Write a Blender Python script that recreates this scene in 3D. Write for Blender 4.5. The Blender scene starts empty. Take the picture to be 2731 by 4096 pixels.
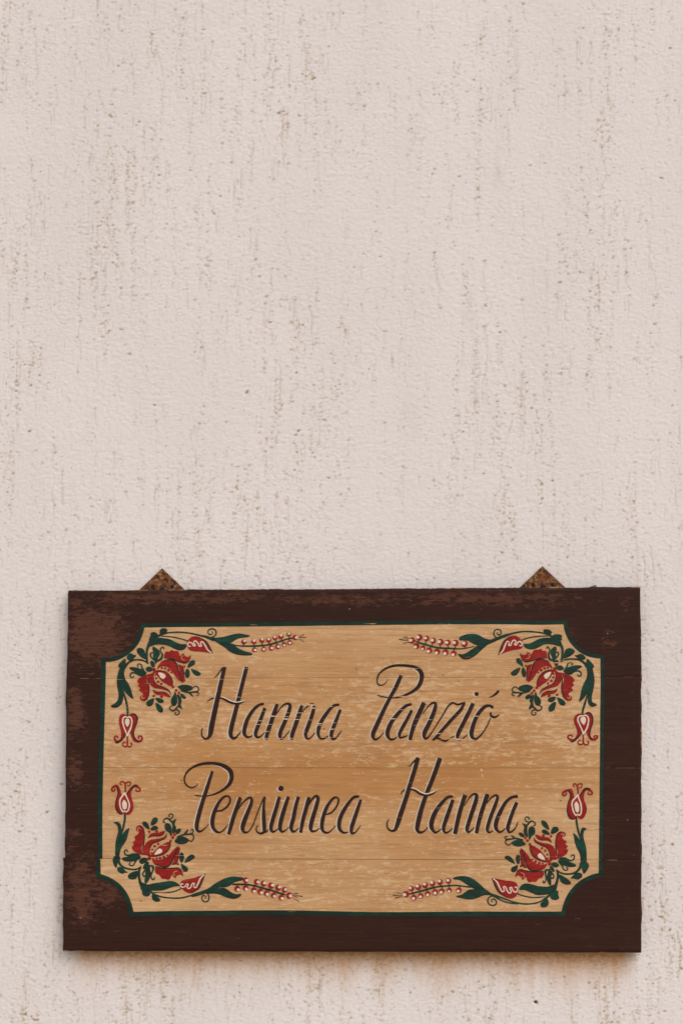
import bpy, bmesh, math, random
import numpy as np
from mathutils import Vector, Matrix
from mathutils.geometry import tessellate_polygon

R = math.radians
rng = np.random.default_rng(7)
random.seed(7)
scene = bpy.context.scene
col = scene.collection

# ------------------------------------------------------------------ camera
PW, PH = 2731.0, 4096.0                 # photograph size, the units of the traced drawing
DIST, TILT, YAW = 3.5, R(3.0), R(2.5)
LENS, SENSOR = 64.0, 36.0
AIM_Z = 1.95
fwd = Vector((-math.sin(YAW) * math.cos(TILT), math.cos(YAW) * math.cos(TILT), math.sin(TILT)))
cam_d = bpy.data.cameras.new('camera')
cam = bpy.data.objects.new('camera', cam_d)
col.objects.link(cam)
cam.location = Vector((0, 0, AIM_Z)) - fwd * DIST
cam.rotation_euler = (R(90) + TILT, 0, YAW)
cam_d.sensor_fit = 'VERTICAL'
cam_d.sensor_height = SENSOR
cam_d.sensor_width = SENSOR
cam_d.lens = LENS
cam_d.clip_start = 0.05
cam_d.clip_end = 2000
cam_d.dof.use_dof = True
cam_d.dof.focus_distance = (Vector((0.02, -0.03, 1.43)) - cam.location).dot(fwd)   # the middle of the sign
cam_d.dof.aperture_fstop = 1.3
scene.camera = cam

# ------------------------------------------------------------------ world, sun, exposure
SUN_EL, SUN_AZ = R(46), R(30)           # azimuth: to the right of the wall's normal
world = bpy.data.worlds.new('World')
scene.world = world
world.use_nodes = True
wn = world.node_tree
wn.nodes.clear()
sky = wn.nodes.new('ShaderNodeTexSky')
sky.sky_type = 'NISHITA'
sky.sun_disc = False
sky.sun_elevation = SUN_EL
sky.sun_rotation = R(180) - SUN_AZ
sky.dust_density = 4.0
sky.air_density = 1.0
hsv = wn.nodes.new('ShaderNodeHueSaturation')
hsv.inputs['Saturation'].default_value = 0.12     # an overcast, whitish sky
bgn = wn.nodes.new('ShaderNodeBackground')
bgn.inputs['Strength'].default_value = 0.105
wout = wn.nodes.new('ShaderNodeOutputWorld')
wn.links.new(sky.outputs[0], hsv.inputs['Color'])
wn.links.new(hsv.outputs[0], bgn.inputs['Color'])
wn.links.new(bgn.outputs[0], wout.inputs[0])

sun_d = bpy.data.lights.new('sun', 'SUN')
sun_d.energy = 1.0
sun_d.angle = R(55)
sun_d.color = (1.0, 0.95, 0.89)
sun = bpy.data.objects.new('sun', sun_d)
col.objects.link(sun)
to_sun = Vector((math.cos(SUN_EL) * math.sin(SUN_AZ), -math.cos(SUN_EL) * math.cos(SUN_AZ), math.sin(SUN_EL)))
sun.rotation_euler = to_sun.to_track_quat('Z', 'Y').to_euler()
sun.location = (3, -4, 6)

scene.view_settings.view_transform = 'Standard'
scene.view_settings.look = 'None'
scene.view_settings.gamma = 1.0
scene.view_settings.exposure = 0.22
scene.view_settings.use_curve_mapping = False
scene.render.engine = 'CYCLES'

# ------------------------------------------------------------------ helpers
cam_m = cam.matrix_basis.to_3x3()
rt, up = cam_m.col[0].copy(), cam_m.col[1].copy()
SH = SENSOR / LENS

def at(px, py, y):
    """point of the plane Y=y seen at photograph pixel (px, py)"""
    d = rt * ((px - PW / 2) / PH * SH) + up * ((PH / 2 - py) / PH * SH) + fwd
    t = (y - cam.location.y) / d.y
    return cam.location + d * t

FRONT = -0.029                          # front of the sign, the wall's face being Y=0
THICK = 0.021
base = at(1410, 3806, FRONT)
ORG = Vector((base.x, FRONT + THICK / 2, base.z))   # root of the sign

def sg(p, y=FRONT):                     # photograph pixel -> sign local (x, z)
    v = at(p[0], p[1], y) - ORG
    return v.x, v.z

def S2L(c):                             # sRGB 0-255 -> linear
    return tuple(((v / 255) / 12.92 if v / 255 <= 0.04045 else ((v / 255 + 0.055) / 1.055) ** 2.4) for v in c) + (1.0,)

def link(name, me, parent=None, mats=()):
    o = bpy.data.objects.new(name, me)
    col.objects.link(o)
    if parent is not None:
        o.parent = parent
    for m in mats:
        me.materials.append(m)
    return o

class NT:
    """small node-tree writer"""
    def __init__(self, name):
        self.m = bpy.data.materials.new(name)
        self.m.use_nodes = True
        self.t = self.m.node_tree
        self.t.nodes.clear()
        self.out = self.t.nodes.new('ShaderNodeOutputMaterial')
        self.b = self.n('ShaderNodeBsdfPrincipled')
        self.l(self.b.outputs[0], self.out.inputs[0])
    def n(self, typ, **kw):
        nd = self.t.nodes.new(typ)
        for k, v in kw.items():
            setattr(nd, k, v)
        return nd
    def l(self, a, b):
        self.t.links.new(a, b)
    def co(self, sx=1, sy=1, sz=1, off=(0, 0, 0), kind='Object'):
        tc = self.n('ShaderNodeTexCoord')
        mp = self.n('ShaderNodeMapping')
        mp.inputs['Scale'].default_value = (sx, sy, sz)
        mp.inputs['Location'].default_value = off
        self.l(tc.outputs[kind], mp.inputs[0])
        return mp.outputs[0]
    def noise(self, vec, scale, detail=3, rough=0.55, dist=0.0):
        nd = self.n('ShaderNodeTexNoise')
        nd.inputs['Scale'].default_value = scale
        nd.inputs['Detail'].default_value = detail
        nd.inputs['Roughness'].default_value = rough
        nd.inputs['Distortion'].default_value = dist
        self.l(vec, nd.inputs['Vector'])
        return nd.outputs['Fac']
    def math(self, op, a, b=None, clamp=False):
        nd = self.n('ShaderNodeMath', operation=op)
        nd.use_clamp = clamp
        for i, v in enumerate((a, b)):
            if v is None:
                continue
            if isinstance(v, (int, float)):
                nd.inputs[i].default_value = v
            else:
                self.l(v, nd.inputs[i])
        return nd.outputs[0]
    def ramp(self, v, lo, hi):
        nd = self.n('ShaderNodeMapRange')
        nd.interpolation_type = 'SMOOTHSTEP'
        nd.inputs['From Min'].default_value = lo
        nd.inputs['From Max'].default_value = hi
        self.l(v, nd.inputs['Value'])
        return nd.outputs['Result']
    def mix(self, f, a, b):
        nd = self.n('ShaderNodeMix', data_type='RGBA')
        for i, v in ((0, f), (6, a), (7, b)):
            if isinstance(v, (int, float)):
                nd.inputs[i].default_value = v
            elif isinstance(v, tuple):
                nd.inputs[i].default_value = v
            else:
                self.l(v, nd.inputs[i])
        return nd.outputs[2]
    def attr(self, name, typ='GEOMETRY'):
        nd = self.n('ShaderNodeAttribute', attribute_name=name)
        nd.attribute_type = typ
        return nd.outputs['Fac']
    def bump(self, h, strength, dist, prev=None):
        nd = self.n('ShaderNodeBump')
        nd.inputs['Strength'].default_value = strength
        nd.inputs['Distance'].default_value = dist
        self.l(h, nd.inputs['Height'])
        if prev is not None:
            self.l(prev, nd.inputs['Normal'])
        return nd.outputs[0]
    def done(self, colr, rough=0.6, normal=None, spec=0.3):
        if isinstance(colr, tuple):
            self.b.inputs['Base Color'].default_value = colr
        else:
            self.l(colr, self.b.inputs['Base Color'])
        if isinstance(rough, (int, float)):
            self.b.inputs['Roughness'].default_value = rough
        else:
            self.l(rough, self.b.inputs['Roughness'])
        self.b.inputs['Specular IOR Level'].default_value = spec
        if normal is not None:
            self.l(normal, self.b.inputs['Normal'])
        return self.m

# ------------------------------------------------------------------ materials
def mat_plaster():
    k = NT('plaster')
    c1, c2 = (0.735, 0.670, 0.650, 1), (0.695, 0.632, 0.608, 1)
    big = k.ramp(k.noise(k.co(1, 1, 0.5), 3.0, 4), 0.35, 0.7)
    c = k.mix(big, c1, c2)
    fine = k.ramp(k.noise(k.co(), 260, 3, 0.7), 0.30, 0.7)
    c = k.mix(k.math('MULTIPLY', fine, 0.30), c, (0.79, 0.725, 0.705, 1))
    c = k.mix(k.math('MULTIPLY', k.attr('grey'), 0.3), c, (0.36, 0.33, 0.29, 1))
    hue = k.ramp(k.noise(k.co(), 40, 2), 0.35, 0.65)
    brown = k.mix(hue, (0.30, 0.165, 0.060, 1), (0.37, 0.255, 0.115, 1))
    c = k.mix(k.attr('ochre_tint'), c, (0.52, 0.250, 0.072, 1))
    c = k.mix(k.attr('dirt'), c, brown)
    b = k.bump(k.noise(k.co(0.75, 1, 1.3), 520, 3, 0.65), 0.6, 0.0012)
    return k.done(c, 0.92, b, 0.2)

def grain_nodes(k):
    g1 = k.noise(k.co(11, 30, 420), 1.0, 4, 0.65, 0.5)        # long fibres along the plank
    g2 = k.noise(k.co(26, 60, 900), 1.0, 2, 0.6)
    return g1, g2

def mat_brown():
    k = NT('brown_paint')
    g1, g2 = grain_nodes(k)
    dark = k.mix(k.ramp(g1, 0.3, 0.75), (0.0245, 0.0086, 0.0052, 1), (0.041, 0.0148, 0.0088, 1))
    rub = k.mix(k.ramp(g2, 0.3, 0.7), (0.104, 0.0400, 0.0250, 1), (0.060, 0.0225, 0.0140, 1))
    f = k.noise(k.co(17, 17, 46), 3.4, 9, 0.80, 0.3)
    f = k.math('ADD', f, k.math('MULTIPLY', k.attr('flake'), 0.27))
    fl = k.ramp(f, 0.650, 0.690)
    c = k.mix(fl, dark, rub)
    # thin rubbed grain everywhere and bare wood on the arrises
    ln = k.math('MULTIPLY', k.ramp(g2, 0.56, 0.80), 0.45)
    c = k.mix(ln, c, (0.085, 0.036, 0.022, 1))
    e = k.math('ADD', k.math('MULTIPLY', k.attr('edge'), 0.42), k.noise(k.co(16, 16, 60), 2.0, 4, 0.65))
    c = k.mix(k.ramp(e, 0.90, 0.99), c, (0.30, 0.165, 0.075, 1))
    sp = k.n('ShaderNodeTexVoronoi')
    sp.inputs['Scale'].default_value = 26
    k.l(k.co(), sp.inputs['Vector'])
    c = k.mix(k.ramp(sp.outputs['Distance'], 0.035, 0.018), c, (0.42, 0.30, 0.19, 1))
    h = k.math('SUBTRACT', k.math('MULTIPLY', g2, 0.6), k.math('MULTIPLY', fl, 0.8))
    return k.done(c, k.math('ADD', 0.50, k.math('MULTIPLY', fl, 0.2)), k.bump(h, 0.5, 0.0007), 0.13)

def mat_tan():
    k = NT('ochre_paint')
    g1, g2 = grain_nodes(k)
    sx_ = k.n('ShaderNodeSeparateXYZ')
    k.l(k.co(), sx_.inputs[0])
    cv = k.n('ShaderNodeValToRGB')               # how far the ochre has faded, up the board
    e = cv.color_ramp.elements
    e[0].position, e[0].color = 0.10, (0.72,) * 3 + (1,)
    e[1].position, e[1].color = 0.95, (0.95,) * 3 + (1,)
    for p_, v_ in ((0.27, 0.62), (0.36, 0.40), (0.42, 0.12), (0.52, 0.10), (0.60, 0.40), (0.72, 0.45), (0.84, 0.80)):
        el = e.new(p_)
        el.color = (v_, v_, v_, 1)
    wv = k.math('MULTIPLY', k.math('SUBTRACT', k.noise(k.co(2, 1, 3), 2.0, 3), 0.5), 0.35)
    k.l(k.math('ADD', k.math('DIVIDE', sx_.outputs[2], 0.69), wv), cv.inputs[0])
    side = k.math('MULTIPLY', k.ramp(k.math('ABSOLUTE', sx_.outputs[0]), 0.22, 0.46), 0.35)
    tone = k.math('ADD', cv.outputs[0], side, True)
    chip = k.attr('chip', 'OBJECT')
    big = k.ramp(k.noise(k.co(2.2, 1, 4), 1.6, 3), 0.3, 0.7)
    a = k.mix(tone, (0.455, 0.220, 0.074, 1), (0.600, 0.370, 0.195, 1))
    b = k.mix(tone, (0.405, 0.178, 0.053, 1), (0.520, 0.295, 0.140, 1))
    c = k.mix(big, a, b)
    c = k.mix(k.math('MULTIPLY', k.ramp(g1, 0.45, 0.78), 0.45), c, (0.36, 0.17, 0.066, 1))
    f = k.noise(k.co(20, 20, 62), 2.6, 8, 0.76, 0.4)
    zone = k.noise(k.co(2.5, 1, 7, (3, 0, 1)), 1.3, 2)
    f = k.math('ADD', f, k.math('MULTIPLY', k.math('SUBTRACT', zone, 0.5), 0.30))
    f = k.math('ADD', f, k.math('MULTIPLY', chip, 0.16))
    fl = k.math('MULTIPLY', k.ramp(f, 0.62, 0.67), 0.62)
    c = k.mix(fl, c, (0.66, 0.45, 0.265, 1))
    mot = k.noise(k.co(5, 5, 95, (0.7, 0, 0.3)), 1.6, 6, 0.7, 0.7)       # uneven weathering along the fibres
    c = k.mix(k.math('MULTIPLY', k.ramp(mot, 0.44, 0.70), 0.50), c, (0.300, 0.150, 0.062, 1))
    c = k.mix(k.math('MULTIPLY', k.ramp(mot, 0.46, 0.28), 0.30), c, (0.640, 0.430, 0.245, 1))
    cr = k.ramp(g2, 0.60, 0.78)
    c = k.mix(k.math('MULTIPLY', cr, 0.55), c, (0.17, 0.075, 0.032, 1))
    sp = k.n('ShaderNodeTexVoronoi')
    sp.inputs['Scale'].default_value = 20
    k.l(k.co(1, 1, 1.3), sp.inputs['Vector'])
    c = k.mix(k.math('MULTIPLY', k.ramp(sp.outputs['Distance'], 0.05, 0.025), 0.8), c, (0.12, 0.045, 0.022, 1))
    h = k.math('SUBTRACT', k.math('SUBTRACT', g1, k.math('MULTIPLY', fl, 0.5)), k.math('MULTIPLY', cr, 0.8))
    return k.done(c, 0.62, k.bump(h, 0.45, 0.0006), 0.15)

def mat_paint(name, c1, c2, wear=0.70, rough=0.5, scale=30.0, worn=False):
    """thin worn coat of paint: where it has come off along the grain it is simply not there"""
    k = NT(name)
    v = k.ramp(k.noise(k.co(0.7, 1, 2.2), scale * 1.6, 4, 0.7, 0.6), 0.40, 0.70)
    c = k.mix(v, c1, c2)
    g2 = k.noise(k.co(26, 60, 900), 1.0, 2, 0.6)
    c = k.mix(k.math('MULTIPLY', k.ramp(g2, 0.45, 0.75), 0.35), c, c1)
    k.done(c, rough, k.bump(g2, 0.3, 0.0005), 0.2)
    w1 = k.noise(k.co(13, 20, 330, (1.3, 0, 2.1)), 1.0, 3, 0.6, 0.2)
    zone = k.noise(k.co(3, 3, 6, (0.4, 0, 0.2)), 1.5, 2)
    w = k.math('ADD', w1, k.math('MULTIPLY', k.math('SUBTRACT', zone, 0.5), 0.25))
    if worn:                                     # some letters have suffered more
        w = k.math('ADD', w, k.attr('worn', 'OBJECT'))
    off = k.ramp(w, wear, wear + 0.03)
    tr = k.n('ShaderNodeBsdfTransparent')
    mx = k.n('ShaderNodeMixShader')
    k.l(off, mx.inputs[0])
    k.l(k.b.outputs[0], mx.inputs[1])
    k.l(tr.outputs[0], mx.inputs[2])
    k.l(mx.outputs[0], k.out.inputs[0])
    return k.m

def mat_rust():
    k = NT('rusty_iron')
    a = k.ramp(k.noise(k.co(), 110, 5, 0.75), 0.38, 0.62)
    b = k.ramp(k.noise(k.co(1, 1, 1, (2, 1, 0)), 230, 4, 0.75), 0.53, 0.62)
    c = k.mix(a, (0.040, 0.0140, 0.0075, 1), (0.190, 0.066, 0.025, 1))
    c = k.mix(k.math('MULTIPLY', b, 0.75), c, (0.42, 0.24, 0.105, 1))
    return k.done(c, 0.85, k.bump(k.noise(k.co(), 160, 4, 0.7), 0.7, 0.0012), 0.2)

def mat_plain(name, c1, c2, scale, rough=0.8, spec=0.3):
    k = NT(name)
    f = k.noise(k.co(), scale, 4, 0.6)
    return k.done(k.mix(k.ramp(f, 0.3, 0.7), c1, c2), rough, k.bump(f, 0.4, 0.002), spec)

M = {
    'plaster': mat_plaster(),
    'brown': mat_brown(),
    'tan': mat_tan(),
    'green': mat_paint('green_paint', (0.0085, 0.0240, 0.0165, 1), (0.0065, 0.0560, 0.0345, 1), 0.67, 0.45, 34),
    'red': mat_paint('red_paint', (0.215, 0.0085, 0.0070, 1), (0.330, 0.0190, 0.0125, 1), 0.70, 0.45),
    'dark': mat_paint('dark_outline_paint', (0.022, 0.0085, 0.006, 1), (0.031, 0.0125, 0.009, 1), 0.70, 0.5),
    'white': mat_paint('cream_paint', (0.66, 0.53, 0.41, 1), (0.70, 0.59, 0.47, 1), 0.71, 0.55),
    'ink': mat_paint('lettering_paint', (0.022, 0.0085, 0.006, 1), (0.031, 0.012, 0.0085, 1), 0.70, 0.45, worn=True),
    'border': mat_paint('border_green_paint', (0.0065, 0.0190, 0.0130, 1), (0.0080, 0.0360, 0.0225, 1), 0.68, 0.45, 22),
    'rust': mat_rust(),
    'pale': mat_paint('rubbed_ochre', (0.56, 0.36, 0.19, 1), (0.66, 0.46, 0.27, 1), 0.50, 0.6),
    'screw': mat_plain('screw_iron', (0.010, 0.006, 0.004, 1), (0.028, 0.016, 0.010, 1), 300, 0.7, 0.3),
    'moss': mat_plain('dry_moss', (0.10, 0.085, 0.030, 1), (0.20, 0.15, 0.06, 1), 400, 0.9),
    'paving': mat_plain('paving', (0.42, 0.37, 0.31, 1), (0.34, 0.30, 0.25, 1), 2.5, 0.9),
}

# ------------------------------------------------------------------ ground
me = bpy.data.meshes.new('ground')
me.from_pydata([(-400, -800, 0), (400, -800, 0), (400, 0.5, 0), (-400, 0.5, 0)], [], [(0, 1, 2, 3)])
g = link('ground', me, None, [M['paving']])
g['kind'] = 'structure'

# ------------------------------------------------------------------ plaster wall
def fft_blur(a, sx, sz, step):
    fz = np.fft.fftfreq(a.shape[0], step)[:, None]
    fx = np.fft.rfftfreq(a.shape[1], step)[None, :]
    h = np.exp(-2 * np.pi ** 2 * ((fx * sx) ** 2 + (fz * sz) ** 2))
    o = np.fft.irfft2(np.fft.rfft2(a) * h, a.shape)
    return o / o.std()

X0, X1 = -1.12, 1.12
Z0, Z1 = 0.70, 3.10
ST = 0.0012
nx_, nz_ = int((X1 - X0) / ST), int((Z1 - Z0) / ST)
def rnd():
    return rng.standard_normal((nz_, nx_))
zz = Z0 + (np.arange(nz_) + 0.5) * ST
xx = X0 + (np.arange(nx_) + 0.5) * ST
grain = fft_blur(rnd(), 0.0017, 0.0010, ST)
fineg = fft_blur(rnd(), 0.0009, 0.0009, ST)
broad = fft_blur(rnd(), 0.05, 0.09, ST)
patch = fft_blur(rnd(), 0.05, 0.11, ST)
track = fft_blur(rnd(), 0.0038, 0.040, ST)            # bands the float has dragged open
fleck = fft_blur(rnd(), 0.0015, 0.0010, ST)           # torn pits inside the bands
line = fft_blur(rnd(), 0.0008, 0.014, ST)             # thin scratches
low = np.clip((1.30 - zz) / 0.25, 0, 1)[:, None]      # the lower wall is more worn
cover = 0.50 * np.clip(track, -2, 1.6) + 0.34 * np.clip(patch, -2, 1.3) + 0.25 * low
pit = np.clip((fleck + cover - 1.70) / 1.1, 0, 1)
scr = np.clip((line + 0.45 * np.clip(track, -2, 1.6) + 0.25 * np.clip(patch, -2, 1.3) + 0.3 * low - 1.9) / 1.1, 0, 1)
spk = np.clip((fft_blur(rnd(), 0.0012, 0.0008, ST) + 0.25 * track - 1.75) / 1.0, 0, 1)
thin = np.clip((fft_blur(rnd(), 0.0007, 0.008, ST) + 0.3 * track - 2.0) / 1.0, 0, 1)
big = np.clip((fft_blur(rnd(), 0.0024, 0.0015, ST) + 0.5 * cover - 2.55) / 0.6, 0, 1)
dirt = np.clip(0.50 * pit + 0.26 * scr + 0.30 * spk + 0.24 * thin + 0.95 * big, 0, 0.9).astype(np.float32)
groove = np.clip(pit + 0.8 * scr + 0.7 * spk + 0.5 * thin + 1.2 * big, 0, 1.3).astype(np.float32)

def stamp(arr, x, z, r, v):
    i, j = (z - Z0) / ST - 0.5, (x - X0) / ST - 0.5
    q = int(r / ST * 2) + 1
    i0, j0 = int(i) - q, int(j) - q
    if i0 < 0 or j0 < 0 or i0 + 2 * q + 2 >= nz_ or j0 + 2 * q + 2 >= nx_:
        return
    I = np.arange(i0, i0 + 2 * q + 2)[:, None] - i
    J = np.arange(j0, j0 + 2 * q + 2)[None, :] - j
    w = v * np.exp(-(I * I + J * J) * (ST / r) ** 2)
    s = arr[i0:i0 + 2 * q + 2, j0:j0 + 2 * q + 2]
    np.maximum(s, w, out=s)

U = rng.random
def cov(x, z):
    return cover[min(max(int((z - Z0) / ST), 0), nz_ - 1), min(max(int((x - X0) / ST), 0), nx_ - 1)]
# long wandering scratches left by the grains under the float, each beginning in a torn pit
for _ in range(2300):
    x, z = X0 + U() * (X1 - X0), Z0 + U() * (Z1 - Z0)
    if rng.standard_normal() * 0.7 > cov(x, z) - 0.15:
        continue
    L = 0.010 + rng.exponential(0.030)
    dep, dv = 0.4 + 0.5 * U(), 0.10 + 0.38 * U()
    if z < 1.1:
        dv += 0.12
    r = 0.0010 + 0.0005 * U()
    dx, ph, t = rng.normal(0, 0.10), U() * 6, 0.0
    a0 = rng.normal(0, 0.6)
    for k_ in range(1 + int(U() * 3)):                     # the pit
        stamp(groove, x + math.cos(a0) * k_ * 0.0012, z + math.sin(a0) * k_ * 0.0012, r * 1.6, 1.0)
        stamp(dirt, x + math.cos(a0) * k_ * 0.0012, z + math.sin(a0) * k_ * 0.0012, r * 1.35, min(0.95, 0.45 + dv))
    while t < L:
        a = 0.55 + 0.45 * math.sin(ph + t * 310) * math.sin(t * 717 + ph * 2)
        if a > 0.15:
            stamp(groove, x, z, r * 1.2, dep * a)
            stamp(dirt, x, z, r, dv * a)
        t += 0.0011
        dx += rng.normal(0, 0.20) - dx * 0.2
        x += dx * 0.0011
        z -= 0.0011

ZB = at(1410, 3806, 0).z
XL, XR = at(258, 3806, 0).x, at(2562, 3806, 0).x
# ochre tint on the wall below the board, fading downward over uneven lengths
fadelen = 0.030 + 0.006 * fft_blur(rng.standard_normal((4, nx_)), 0.010, 0.0001, ST)[0] + 0.007 * np.clip(fft_blur(rng.standard_normal((4, nx_)), 0.003, 0.0001, ST)[1], 0, 3)
fadelen = np.clip(fadelen, 0.010, 0.09)
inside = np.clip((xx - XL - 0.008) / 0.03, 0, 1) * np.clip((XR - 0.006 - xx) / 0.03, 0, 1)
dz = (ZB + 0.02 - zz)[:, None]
ochre_tint = np.exp(-(np.clip(dz - 0.02, 0, 1) / (0.012 + 0.80 * fadelen[None, :])) ** 1.5) * (dz > -0.1) * inside[None, :]
ochre_tint = np.clip(ochre_tint * (0.90 + 0.10 * grain), 0, 1)
for _ in range(70):                       # thin dark runs
    x, z = XL + 0.02 + U() * (XR - XL - 0.03), ZB + 0.01
    L, t, dx, v = 0.02 + rng.exponential(0.035), 0, 0, 0.3 + 0.4 * U()
    while t < L:
        stamp(dirt, x, z, 0.0013, v * (1 - 0.7 * t / L) * (0.7 + 0.3 * math.sin(t * 400 + v * 9)))
        stamp(groove, x, z, 0.0013, 0.5)
        t += 0.0012
        dx += rng.normal(0, 0.2) - dx * 0.15
        x += dx * 0.0012
        z -= 0.0012
# grey weather streaks
grey = np.zeros((nz_, nx_))
for (px, py, hx, hy, v) in ((1992, 700, 22, 260, 0.42), (1880, 1290, 28, 220, 0.36), (1960, 1650, 40, 120, 0.26), (2045, 880, 18, 150, 0.2), (1000, 160, 20, 120, 0.2), (1640, 1650, 40, 100, 0.2), (1930, 2150, 120, 130, 0.25), (1430, 2210, 70, 60, 0.18)):
    c = at(px, py, 0)
    grey += v * np.exp(-((xx - c.x) / (hx * 0.00048)) ** 2)[None, :] * np.exp(-((zz - c.z) / (hy * 0.00048)) ** 2)[:, None]
grey = np.clip(grey * (0.75 + 0.45 * fft_blur(rnd(), 0.003, 0.012, ST)), 0, 1)
height = 0.00018 * grain + 0.00009 * fineg + 0.00035 * broad - 0.00075 * groove

def axis(lo, hi, f0, f1, fine, mid):
    a = list(np.arange(f0, f1, fine))
    s, x, l = mid, f0 - mid, []
    while x > lo:
        l.append(x)
        if x < f0 - 0.35:
            s *= 1.25
        x -= s
    l.append(lo)
    s, x, r = mid, a[-1] + mid, []
    while x < hi:
        r.append(x)
        if x > f1 + 0.35:
            s *= 1.25
        x += s
    r.append(hi)
    return np.array(l[::-1] + a + r)

gx = axis(-5, 5, -0.69, 0.69, 0.0017, 0.0055)
gz = axis(-0.3, 6, 0.93, 2.97, 0.0017, 0.0055)

def sample(arr):
    fi = np.clip((gz - Z0) / ST - 0.5, 0, nz_ - 1.001)
    fj = np.clip((gx - X0) / ST - 0.5, 0, nx_ - 1.001)
    i, j = fi.astype(int), fj.astype(int)
    wi, wj = (fi - i)[:, None], (fj - j)[None, :]
    o = (arr[np.ix_(i, j)] * (1 - wi) * (1 - wj) + arr[np.ix_(i + 1, j)] * wi * (1 - wj)
         + arr[np.ix_(i, j + 1)] * (1 - wi) * wj + arr[np.ix_(i + 1, j + 1)] * wi * wj)
    m = ((gz > Z0 + .02) & (gz < Z1 - .02))[:, None] & ((gx > X0 + .02) & (gx < X1 - .02))[None, :]
    return o * m

H, D_, ST_, GR = sample(height), sample(dirt), sample(ochre_tint), sample(grey)
XX, ZZ = np.meshgrid(gx, gz)
YY = -H
# drilled hole below the board
hc = at(2141.7, 4010, 0)
rr = np.hypot(XX - hc.x, ZZ - hc.z)
ang = np.arctan2(ZZ - hc.z, XX - hc.x)
HR = 0.0034
ins, ring = rr < HR, (rr >= HR) & (rr < HR + 0.0016)
YY = np.where(ins, 0.03, YY)
nr = np.where(ring, HR, np.where(ins, np.minimum(rr * 1.25, HR * 0.97), rr))
XX = np.where(ins | ring, hc.x + nr * np.cos(ang), XX)
ZZ = np.where(ins | ring, hc.z + nr * np.sin(ang), ZZ)
D_ = np.where(ins, 1.0, D_)

nr_, nc_ = XX.shape
front = np.stack([XX, YY, ZZ], -1).reshape(-1, 3)
idx = np.arange(nr_ * nc_).reshape(nr_, nc_)
q = np.stack([idx[:-1, :-1], idx[:-1, 1:], idx[1:, 1:], idx[1:, :-1]], -1).reshape(-1, 4)
nv = len(front)
backv = np.array([(-5, 0.35, -0.3), (5, 0.35, -0.3), (5, 0.35, 6), (-5, 0.35, 6)], float)
verts = np.concatenate([front, backv])
c00, c10, c11, c01 = idx[0, 0], idx[0, -1], idx[-1, -1], idx[-1, 0]
b0, b1, b2, b3 = nv, nv + 1, nv + 2, nv + 3
extra = np.array([(b1, b0, b3, b2), (c00, c01, b3, b0), (c11, c10, b1, b2), (c01, c11, b2, b3)])
q = np.concatenate([q, extra])
me = bpy.data.meshes.new('house_wall')
me.vertices.add(len(verts))
me.vertices.foreach_set('co', verts.astype(np.float32).ravel())
me.loops.add(len(q) * 4)
me.loops.foreach_set('vertex_index', q.astype(np.int32).ravel())
me.polygons.add(len(q))
me.polygons.foreach_set('loop_start', np.arange(0, len(q) * 4, 4, dtype=np.int32))
me.update(calc_edges=True)
me.validate()
for nm, a in (('dirt', D_), ('ochre_tint', ST_), ('grey', GR)):
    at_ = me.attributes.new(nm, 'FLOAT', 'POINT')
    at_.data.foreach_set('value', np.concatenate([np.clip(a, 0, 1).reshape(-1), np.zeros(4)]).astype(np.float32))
me.polygons.foreach_set('use_smooth', np.ones(len(q), bool))
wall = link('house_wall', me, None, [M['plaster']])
wall['label'] = 'rough cream plaster wall with brown pits and vertical scratches behind the wooden sign'
wall['category'] = 'wall'

# ------------------------------------------------------------------ the sign
sign = bpy.data.objects.new('wooden_sign', None)
col.objects.link(sign)
sign.location = ORG
sign.empty_display_size = 0.1
sign['label'] = 'hand painted wooden plank board reading Hanna Panzió with red flowers in its corners'
sign['category'] = 'sign'
YF = -THICK / 2                          # local y of the planks' front faces

# left x at top and bottom, right x, the four y of the outline in photograph pixels
PL = [
    dict(tl=(274, 2361.5), tr=(2560, 2348), bl=(267, 2713.8), br=(2565, 2707.4), dy=0.0),
    dict(tl=(266, 2714.2), tr=(2564, 2707.8), bl=(262, 3069.8), br=(2564, 3071.8), dy=-0.0004),
    dict(tl=(262, 3070.2), tr=(2564, 3072.2), bl=(260, 3433.8), br=(2564, 3439.8), dy=0.0002),
    dict(tl=(253.5, 3434.5), tr=(2565, 3440.5), bl=(253, 3806), br=(2564, 3812), dy=-0.0009),
]
BL_ = [(380, 2540, 170, 150, 1.0), (330, 2420, 90, 60, .7), (700, 2393, 520, 34, .85), (1400, 2398, 500, 32, .75), (1950, 2394, 480, 36, .85),
       (2190, 2430, 60, 50, .5), (300, 2850, 60, 130, .85), (300, 3080, 60, 110, .75), (290, 3340, 70, 60, .6), (370, 3420, 80, 30, .7),
       (330, 3560, 90, 190, .85), (430, 3575, 90, 80, .8), (2430, 2560, 45, 70, .55), (2500, 2410, 45, 60, .6), (2300, 2540, 30, 50, .5),
       (2420, 3070, 40, 60, .5), (2300, 2590, 40, 40, .5), (1000, 2470, 400, 20, .3), (2290, 3665, 40, 12, .7), (2530, 3780, 50, 30, .5)]

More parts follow.
